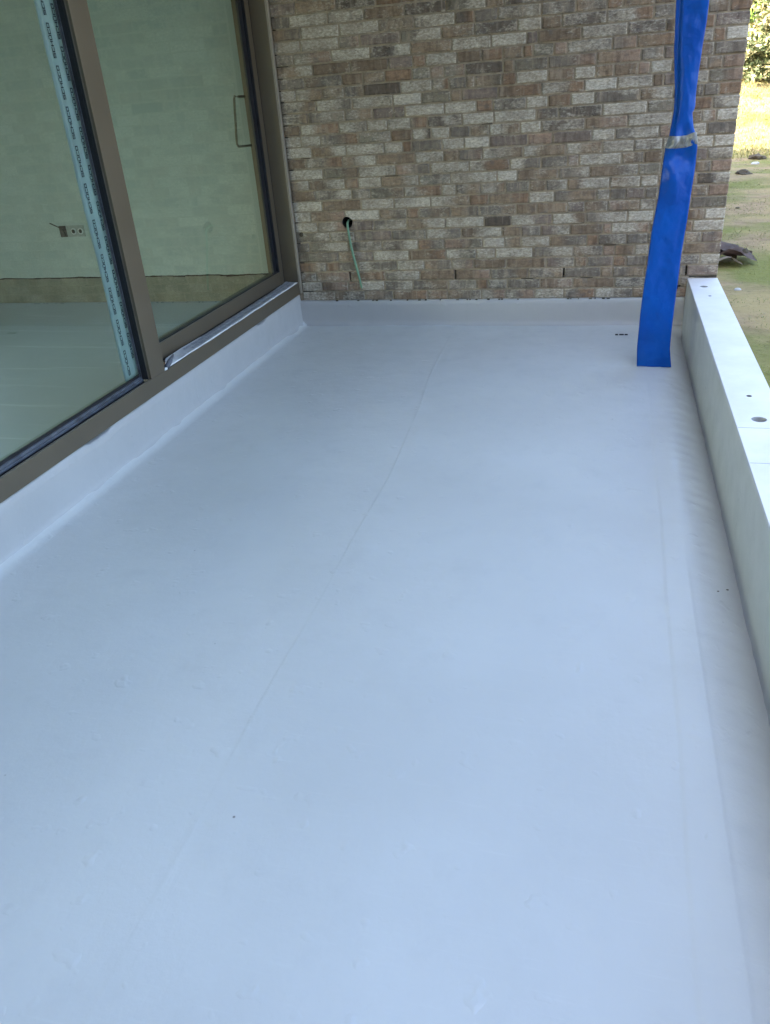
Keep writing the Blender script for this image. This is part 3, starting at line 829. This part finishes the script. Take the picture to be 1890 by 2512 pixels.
# ------------------------------------------------------------------ room behind the glass
IY = .10; IZ = -.02; RX = -5.2
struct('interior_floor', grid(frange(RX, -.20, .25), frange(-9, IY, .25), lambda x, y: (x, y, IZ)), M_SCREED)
bm = bmesh.new(); prev = None
for x in frange(RX, -.19, .03):
    zb = .162 + .006 * N((x, 0), 5) + .004 * N((x, 0), 22)
    cur = [bm.verts.new((x, IY - .012, zb)), bm.verts.new((x, IY - .014, zb + .02)), bm.verts.new((x, IY - .014, 2.62)), bm.verts.new((x, IY + .02, zb))]
    if prev:
        bm.faces.new((prev[0], cur[0], cur[1], prev[1])); bm.faces.new((prev[1], cur[1], cur[2], prev[2])); bm.faces.new((prev[3], cur[3], cur[0], prev[0]))
    prev = cur
struct('interior_plaster_wall', bm, M_PLASTER)
bm = bmesh.new()                                   # ragged dark strip painting the shade under the plaster edge
for x in frange(RX, -.22, .045)[:-1]:
    h_ = .0035 + .010 * max(0, N((x, 4), 4.5)) + .004 * rnd.random(); zc = .160 + .006 * N((x, 0), 5)
    box(bm, x, x + .0448, IY - .008, IY - .0005, zc - h_, zc + .004)
o = struct('plaster_gap_shade', bm, M_DARK)
struct('interior_wall_base', nbox(RX, -.19, IY, IY + .1, -.1, 2.6), M_BLOCK)
struct('interior_ceiling', nbox(RX, -.19, -9, IY + .1, 2.60, 2.68), M_PLASTER)
bm = bmesh.new()                                   # garden-side wall of the room with two wide openings
for (y0, y1, z0, z1) in [(-9, -7.6, -.1, 2.6), (-4.6, -3.9, -.1, 2.6), (-.9, .2, -.1, 2.6), (-7.6, -4.6, 2.2, 2.6), (-3.9, -.9, -.1, 2.6), (-7.6, -4.6, -.1, .3)]:
    box(bm, RX - .25, RX, y0, y1, z0, z1)
struct('interior_side_wall', bm, M_PLASTER)
sk = thing('wall_socket', 'unfinished double wall socket with loose wire on the plaster behind the glass', 'socket', (-1.66, IY - .014, .475))
bm = nbox(-.058, .085, -.006, 0, -.036, .038, bev=.003); obj('plate', bm, M_SOCKET, sk)
for xx in (.0, .056):
    bm = bmesh.new(); tube(bm, [(xx, -.0105, .0), (xx, -.004, .0)], [.021, .022], 20); o = obj('socket_face', bm, M_TAPEGREY, sk, True)
    bm = bmesh.new(); tube(bm, [(xx, -.0125, .0), (xx, -.0108, .0)], [.013, .013], 16); obj('recess', bm, M_BLACK, o, True)
bm = nbox(-.115, -.0585, -.004, .0, -.036, .038, bev=.003); obj('open_back_box', bm, M_BLACK, sk)
bm = bmesh.new(); tube(bm, [(-.075, -.004, -.02), (-.07, -.02, .012), (-.10, -.03, .035), (-.155, -.035, .062)], .0035, 6); tube(bm, [(-.09, -.004, .02), (-.07, -.022, .0), (-.062, -.02, -.028)], .003, 6)
obj('loose_wire', bm, M_BLACK, sk, True)

# ------------------------------------------------------------------ house mass and canopy
M_REND = simple('pale_outer_render', (.50, .46, .40), .9, .08, 3, .3)
RX1, RY0, RX2, RY2 = 2.33, -2.6, 1.8, -5.5
hs = thing('house_block', 'house body beside and above the covered terrace', 'house', (-3, -5, 0))
def HP(o): o.location = -hs.location; return o
bm = bmesh.new(); box(bm, -5.4, -.012, -11, .0, ROOF_Z + .01, 5.6); HP(obj('flat_roof', bm, M_REND, hs))
bm = bmesh.new(); box(bm, -.35, -.008, -11, DY0 - .121, -.5, ROOF_Z); HP(obj('side_wall', bm, M_REND, hs))
bm = bmesh.new(); box(bm, -.19, -.004, DY0 - .12, .0, FT + .102, ROOF_Z); HP(obj('door_lintel', bm, M_REND, hs))
bm = bmesh.new(); box(bm, -5.4, W - .01, .21, 10.4, -.5, 3.0); HP(obj('rear_volume', bm, M_REND, hs))
bm = bmesh.new(); box(bm, -5.4, 9.0, -15.0, -9.6, -.5, 4.6); HP(obj('sky_blocker_wing', bm, simple('sky_blocker_brown', (.17, .14, .11), .9, .15, 6, .3), hs))  # unseen wing behind the camera, added to block low sky light
bm = bmesh.new(); box(bm, -.0119, RX1, RY0, .0, ROOF_Z, ROOF_Z + .28); box(bm, -.0119, RX2, RY2, RY0 - .0005, ROOF_Z, ROOF_Z + .28); box(bm, -.0119, W, .0005, .209, ROOF_Z + .01, ROOF_Z + .29); HP(obj('canopy_slab', bm, M_CEIL, hs))

# ------------------------------------------------------------------ blue lay-flat downpipe sleeve
YS = -.795
Lp = [(1664, -160), (1662, -60), (1660, 0), (1655, 117), (1657, 226.6), (1654, 273), (1642, 332), (1632.6, 361), (1624.8, 410), (1615, 484), (1599, 562.5), (1588, 648), (1580, 699), (1572, 760), (1567.5, 805), (1563, 853), (1562.4, 898)]
Rp = [(1756, -160), (1746, -60), (1740, 0), (1733, 58.6), (1724, 113), (1716.6, 164), (1708.8, 218.8), (1705.6, 265.6), (1699, 279), (1701, 312.5), (1706.8, 332), (1710.7, 359.4), (1706.8, 406), (1697, 468.8), (1685, 547), (1671.6, 625), (1663.8, 687.5), (1654, 760), (1648.5, 805), (1643.7, 853), (1647.0, 898)]
def interp(tab, y):
    for (x0, y0), (x1, y1) in zip(tab[:-1], tab[1:]):
        if y0 <= y <= y1: return x0 + (x1 - x0) * (y - y0) / (y1 - y0)
    return tab[-1][0]
def on_plane(px, py, Y):
    d = Rm[0] * ((px - 945) / 1913.935) + Rm[1] * ((py - 1256) / 1913.935) + Rm[2]
    t = (Y - CAM_POS.y) / d.y; return CAM_POS + d * t
strip = thing('downpipe_sleeve', 'bright blue flat plastic downpipe sleeve hanging from the canopy over the terrace', 'downpipe', (2.19, YS, FZ))
levels = []
for py in [-160, -120, -80, -40] + frange(0, 898, 9):
    a, b2 = on_plane(interp(Lp, py), py, YS), on_plane(interp(Rp, py), py, YS)
    levels.append((a.x, b2.x, (a.z + b2.z) / 2, py))
top = levels[0]
NS = 22
def sleeve_pt(lv, u, back):
    x0, x1, z, py = lv; Lw = x1 - x0
    pinch = math.exp(-((py - 345) / 34.0) ** 2)
    up = smooth01((330 - py) / 60)
    x = x0 + Lw * u
    belly = math.sin(math.pi * u)
    y = YS
    th = .0045 + .005 * belly * (1 - pinch) + .006 * pinch * belly
    # gathers at the tape, long soft folds above, a few dents below
    y += pinch * (.013 * math.cos(u * 9.5 + .6) - .004)
    d_ = abs(py - 385) / 22.0
    y += .030 * math.exp(-d_ ** 2) * math.exp(-((u - .52) / .30) ** 2) 
    y -= .020 * math.exp(-((py - 440) / 45.0) ** 2) * math.exp(-((u - .42) / .32) ** 2)
    y += up * (.020 * smooth01((.20 - u) / .05) + .007 * math.sin(u * 5 + py * .008) + .004 * N((u * 2, py * .02), 1.0, 3))
    y += (1 - up) * (.004 * N((u * 1.6, py * .012), 1.0, 8) + .0035 * math.sin(u * 3.3 + py * .009))
    y += .006 * N((u * 3.0, py * .030), 1.0, 14) + .0030 * N((u * 7, py * .08), 1.0, 21)
    if 500 < py < 640: y += .004 * math.exp(-((u - .86 + (py - 520) * .0006) / .05) ** 2) * math.sin((py - 500) / 140 * math.pi)
    return Vector((x, y + (th if back else -th), z))
bm = bmesh.new(); loops = []
for lv in levels:
    f_ = [bm.verts.new(sleeve_pt(lv, u / NS, False)) for u in range(NS + 1)]
    k_ = [bm.verts.new(sleeve_pt(lv, u / NS, True)) for u in range(NS - 1, 0, -1)]
    loops.append(f_ + k_)
x0, x1, z, _ = levels[0]
extra = []
for zz in (2.0, 2.3, ROOF_Z):
    lp = [bm.verts.new((v.co.x + (zz - z) * .02, v.co.y, zz)) for v in loops[0]]; extra.append(lp)
loops = extra[::-1] + loops
n = len(loops[0])
for a, b2 in zip(loops[:-1], loops[1:]):
    for i in range(n): bm.faces.new((a[i], b2[i], b2[(i + 1) % n], a[(i + 1) % n]))
o = obj('sleeve', bm, M_BLUE, strip, True); o.location = -strip.location
# welded hem at the bottom
bm = bmesh.new(); a, b2, z, _ = levels[-1]; box(bm, a, b2, YS - .0062, YS + .006, z - .004, z + .0025, .001); 
o = obj('hem', bm, simple('dark_blue_hem', (.006, .05, .22), .45, .1, 20, .1), strip); o.location = -strip.location
# silver tape band around the pinch
bm = bmesh.new(); loops = []
for py in frange(331, 361, 3):
    a, b2 = on_plane(interp(Lp, py), py, YS), on_plane(interp(Rp, py), py, YS); lv = (a.x - .0012, b2.x + .0012, (a.z + b2.z) / 2, py)
    def sag(u, v): return Vector((0, 0, v))
    f_ = []
    for u in range(NS + 1):
        p = sleeve_pt(lv, u / NS, False); p.y -= .0016; p.z += .010 * smooth01((u / NS - .62) / .3) - .003 * math.sin(math.pi * u / NS); f_.append(bm.verts.new(p))
    k_ = []
    for u in range(NS - 1, 0, -1):
        p = sleeve_pt(lv, u / NS, True); p.y += .0016; p.z += .010 * smooth01((u / NS - .62) / .3); k_.append(bm.verts.new(p))
    loops.append(f_ + k_)
for a, b2 in zip(loops[:-1], loops[1:]):
    for i in range(n): bm.faces.new((a[i], b2[i], b2[(i + 1) % n], a[(i + 1) % n]))
o = obj('duct_tape', bm, M_DUCT, strip, True); o.location = -strip.location

# dark flecks on the floor by the sleeve
dr = thing('floor_outlet', 'small dark slotted outlet in the membrane near the rear wall', 'outlet', (2.032, -.226, FZ))
for (dx, L) in ((-.027, .016), (.0, .026), (.026, .018)):
    bm = bmesh.new(); box(bm, dx - L / 2, dx + L / 2, -.011 + .004 * rnd.random(), .009, .0005, .0042, .0015)
    obj('slot', bm, M_DARK, dr)
for (x, y, r_) in ((2.331, -2.764, .0034), (2.300, -2.798, .0028)):
    bm = bmesh.new(); bmesh.ops.create_icosphere(bm, subdivisions=1, radius=r_)
    for v in bm.verts: v.co = Vector((v.co.x * 1.3, v.co.y, v.co.z * .35)) + Vector((.001 * N(v.co, 300), 0, 0))
    o = obj('dirt_speck', bm, M_ROCK, None, False, (x, y, FZ - .068 * ((x - 2.195) / .185) ** 2 + .0025))
    tag(o, {2.331: 'larger dark grit speck at the foot of the parapet', 2.300: 'smaller pale-edged grit speck just left of the larger one'}[x], 'speck', 'grit specks on the terrace floor')

# ------------------------------------------------------------------ crumpled brown sheet on the ground
ck = thing('crumpled_sheet', 'crumpled dark brown sheet lying on the grass beyond the wall corner', 'debris', (2.86, 3.05, ground_h(2.86, 3.05)))
def rag(wx, wy, h, sd_, mat, name, off):
    bm = grid([wx * (i / 14 - .5) for i in range(15)], [wy * (j / 10 - .5) for j in range(11)],
              lambda x, y: (x + .03 * N((x, y), 9, sd_), y + .03 * N((x, y), 8, sd_ + 3), h * (.35 + abs(N((x, y), 6.5, sd_)) * 1.5) * smooth01((wx / 2 - abs(x)) / (wx * .3) + .25) + off))
    bmesh.ops.solidify(bm, geom=bm.faces[:], thickness=.004); return obj(name, bm, mat, ck, True)
rag(.70, .44, .085, 3, M_TARP, 'outer_fold', .03)
rag(.50, .28, .06, 8, M_TARP, 'upper_fold', .10).rotation_euler = (.2, .1, .3)
o = rag(.42, .14, .06, 5, M_TARPL, 'pale_lining', .015); o.location = (.02, -.20, .0)
for i in range(5):
    bm = bmesh.new(); bmesh.ops.create_icosphere(bm, subdivisions=2, radius=.035)
    for v in bm.verts: v.co *= 1 + .5 * N(v.co, 25, i)
    o = obj('dark_clump', bm, M_ROCK, ck, False, (.16 + .03 * i * (i % 2), -.06 + .04 * (i % 3), .06 + .03 * (i % 2)))
# stones and clods along the edge of the sunlit bank
stone_lab = ['dark flat clod at the foot of the bank beside the wall corner', 'pale stone in the grass near the bank', 'brown clod lying on the bare strip', 'flat grey stone further along the bank foot', 'small dark clod in the dead grass', 'pale pebble beside the parapet on the dirt']
for i, (x, y, r_) in enumerate([(3.95, 9.6, .12), (4.3, 11.0, .07), (4.45, 11.9, .13), (4.9, 12.4, .09), (3.45, 6.2, .03), (2.95, 2.0, .022)]):
    bm = bmesh.new(); bmesh.ops.create_icosphere(bm, subdivisions=2, radius=r_)
    for v in bm.verts: v.co *= 1 + .9 * N(v.co, 9, i); v.co.z *= .5
    o = obj('stone', bm, M_ROCK if i % 2 == 0 else M_CONC, None, False, (x, y, ground_h(x, y) + r_ * .12)); tag(o, stone_lab[i], 'stone', 'stones and clods on the ground')

# ------------------------------------------------------------------ grass, bank litter, shrubs
def leafmat(name, a, b2, tr=.25):
    mt, t, b = newmat(name, .65, .3)
    oi = nd(t, 'ShaderNodeNewGeometry'); v = oi.outputs['Position']
    wn = nd(t, 'ShaderNodeTexWhiteNoise'); sc = nd(t, 'ShaderNodeVectorMath', operation='SNAP'); sc.inputs[1].default_value = (.05, .05, .05)
    t.links.new(v, sc.inputs[0]); t.links.new(sc.outputs[0], wn.inputs[0])
    t.links.new(mix(t, wn.outputs['Value'], a, b2), b.inputs['Base Color'])
    b.inputs['Transmission Weight'].default_value = 0
    return mt
M_GRASS = leafmat('short_grass_blade', (.15, .18, .045), (.30, .28, .11))
M_STRAW = leafmat('dead_straw', (.33, .29, .18), (.24, .20, .12))
def blades(n, xr, yr, h, mat, name, mask=None, lean=.5):
    bm = bmesh.new()
    for _ in range(n):
        x, y = rnd.uniform(*xr), rnd.uniform(*yr)
        if mask and not mask(x, y): continue
        z = ground_h(x, y); a = rnd.uniform(0, 6.28); hh = h * rnd.uniform(.4, 1.2); w_ = rnd.uniform(.002, .005) * (1 + y * .12)
        dx, dy = math.cos(a), math.sin(a); l_ = hh * rnd.uniform(0, 1) * lean
        bm.faces.new([bm.verts.new(p) for p in ((x - dy * w_, y + dx * w_, z - .005), (x + dy * w_, y - dx * w_, z - .005), (x + dx * l_, y + dy * l_, z + hh))])
    o = obj(name, bm, mat); o['kind'] = 'stuff'; return o
def wedge(x, y): return x < 2.75 + .33 * (y + 1)
blades(30000, (2.56, 6.5), (-.8, 12), .012, M_GRASS, 'grass', lambda x, y: wedge(x, y) and N((x, y), .55 * 1.6, 0) > -.12, 2.4)
blades(20000, (2.56, 6.5), (-1.2, 13), .008, M_STRAW, 'dead_grass', wedge, 3.5)
blades(26000, (3.2, 9.5), (12, 21), .06, leafmat('bank_grass', (.14, .15, .04), (.30, .27, .11)), 'bank_grass', None, 1.5)

def shrub(name, label, cx, cy, rx_, rz_, h0, n, mats, leaf, grp):
    t_ = thing(name, label, 'shrub', (cx, cy, ground_h(cx, cy)), grp)
    bm = bmesh.new(); tips = []
    for k in range(9):
        a = 2 * math.pi * k / 9 + rnd.uniform(-.3, .3); q = rnd.uniform(.35, .8)
        p1 = (math.cos(a) * rx_ * q * .4, math.sin(a) * rx_ * q * .4, h0 + rz_ * .7); p2 = (math.cos(a) * rx_ * q, math.sin(a) * rx_ * q, h0 + rz_ * rnd.uniform(1.0, 1.7))
        tube(bm, [(math.cos(a) * .05, math.sin(a) * .05, -.1), p1, p2], [.05, .03, .008], 5); tips.append(p2)
    obj('stems', bm, M_ROCK, t_, True)
    cl = [(Vector((rnd.gauss(0, .42), rnd.gauss(0, .42), rnd.uniform(-.9, 1)))) for _ in range(60)]
    for mi, mt in enumerate(mats):
        bm = bmesh.new()
        for _ in range(n // len(mats)):
            c = rnd.choice(cl); p = c + Vector((rnd.gauss(0, .16), rnd.gauss(0, .16), rnd.gauss(0, .14)))
            P_ = Vector((p.x * rx_, p.y * rx_, h0 + rz_ + p.z * rz_))
            if P_.z < .02: P_.z = rnd.uniform(.02, .3)
            a = Vector((rnd.gauss(0, 1), rnd.gauss(0, 1), rnd.gauss(0, .6))).normalized(); b_ = a.cross(Vector((rnd.gauss(0, 1), rnd.gauss(0, 1), rnd.gauss(0, 1)))).normalized()
            s_ = leaf * rnd.uniform(.6, 1.4)
            bm.faces.new([bm.verts.new(P_ + q) for q in (a * s_, b_ * s_ * .45, -a * s_, -b_ * s_ * .45)])
        o = obj('leaves', bm, mt, t_); o['kind'] = 'stuff'
    return t_
ML1 = leafmat('pale_olive_leaf', (.20, .20, .085), (.40, .36, .20)); ML2 = leafmat('fresh_green_leaf', (.10, .20, .03), (.20, .34, .05)); ML3 = leafmat('dark_leaf', (.035, .05, .018), (.08, .10, .035))
shrub('shrub', 'pale olive leafy shrub on the bank beside the wall corner', 6.2, 20.5, 1.1, 1.6, .1, 9000, [ML1, ML3, ML1], .085, 'shrubs on the bank')
shrub('shrub', 'bright green shrub to the right of the olive shrub', 7.6, 20.2, 1.1, 1.3, .1, 8000, [ML2, ML1, ML2], .085, 'shrubs on the bank')
shrub('shrub', 'low dark twiggy shrub closest to the wall edge', 5.35, 19.6, .7, .45, .0, 3500, [ML3, ML3, ML1], .06, 'shrubs on the bank')
shrub('shrub', 'tall dark green shrub furthest back behind the others', 8.2, 25.0, 2.6, 2.8, .1, 14000, [ML3, ML1, ML2], .13, 'shrubs on the bank')
shrub('shrub', 'wide green shrub behind the wall on the bank top', 4.0, 25.5, 2.4, 2.8, .1, 9000, [ML3, ML2, ML1], .13, 'shrubs on the bank')
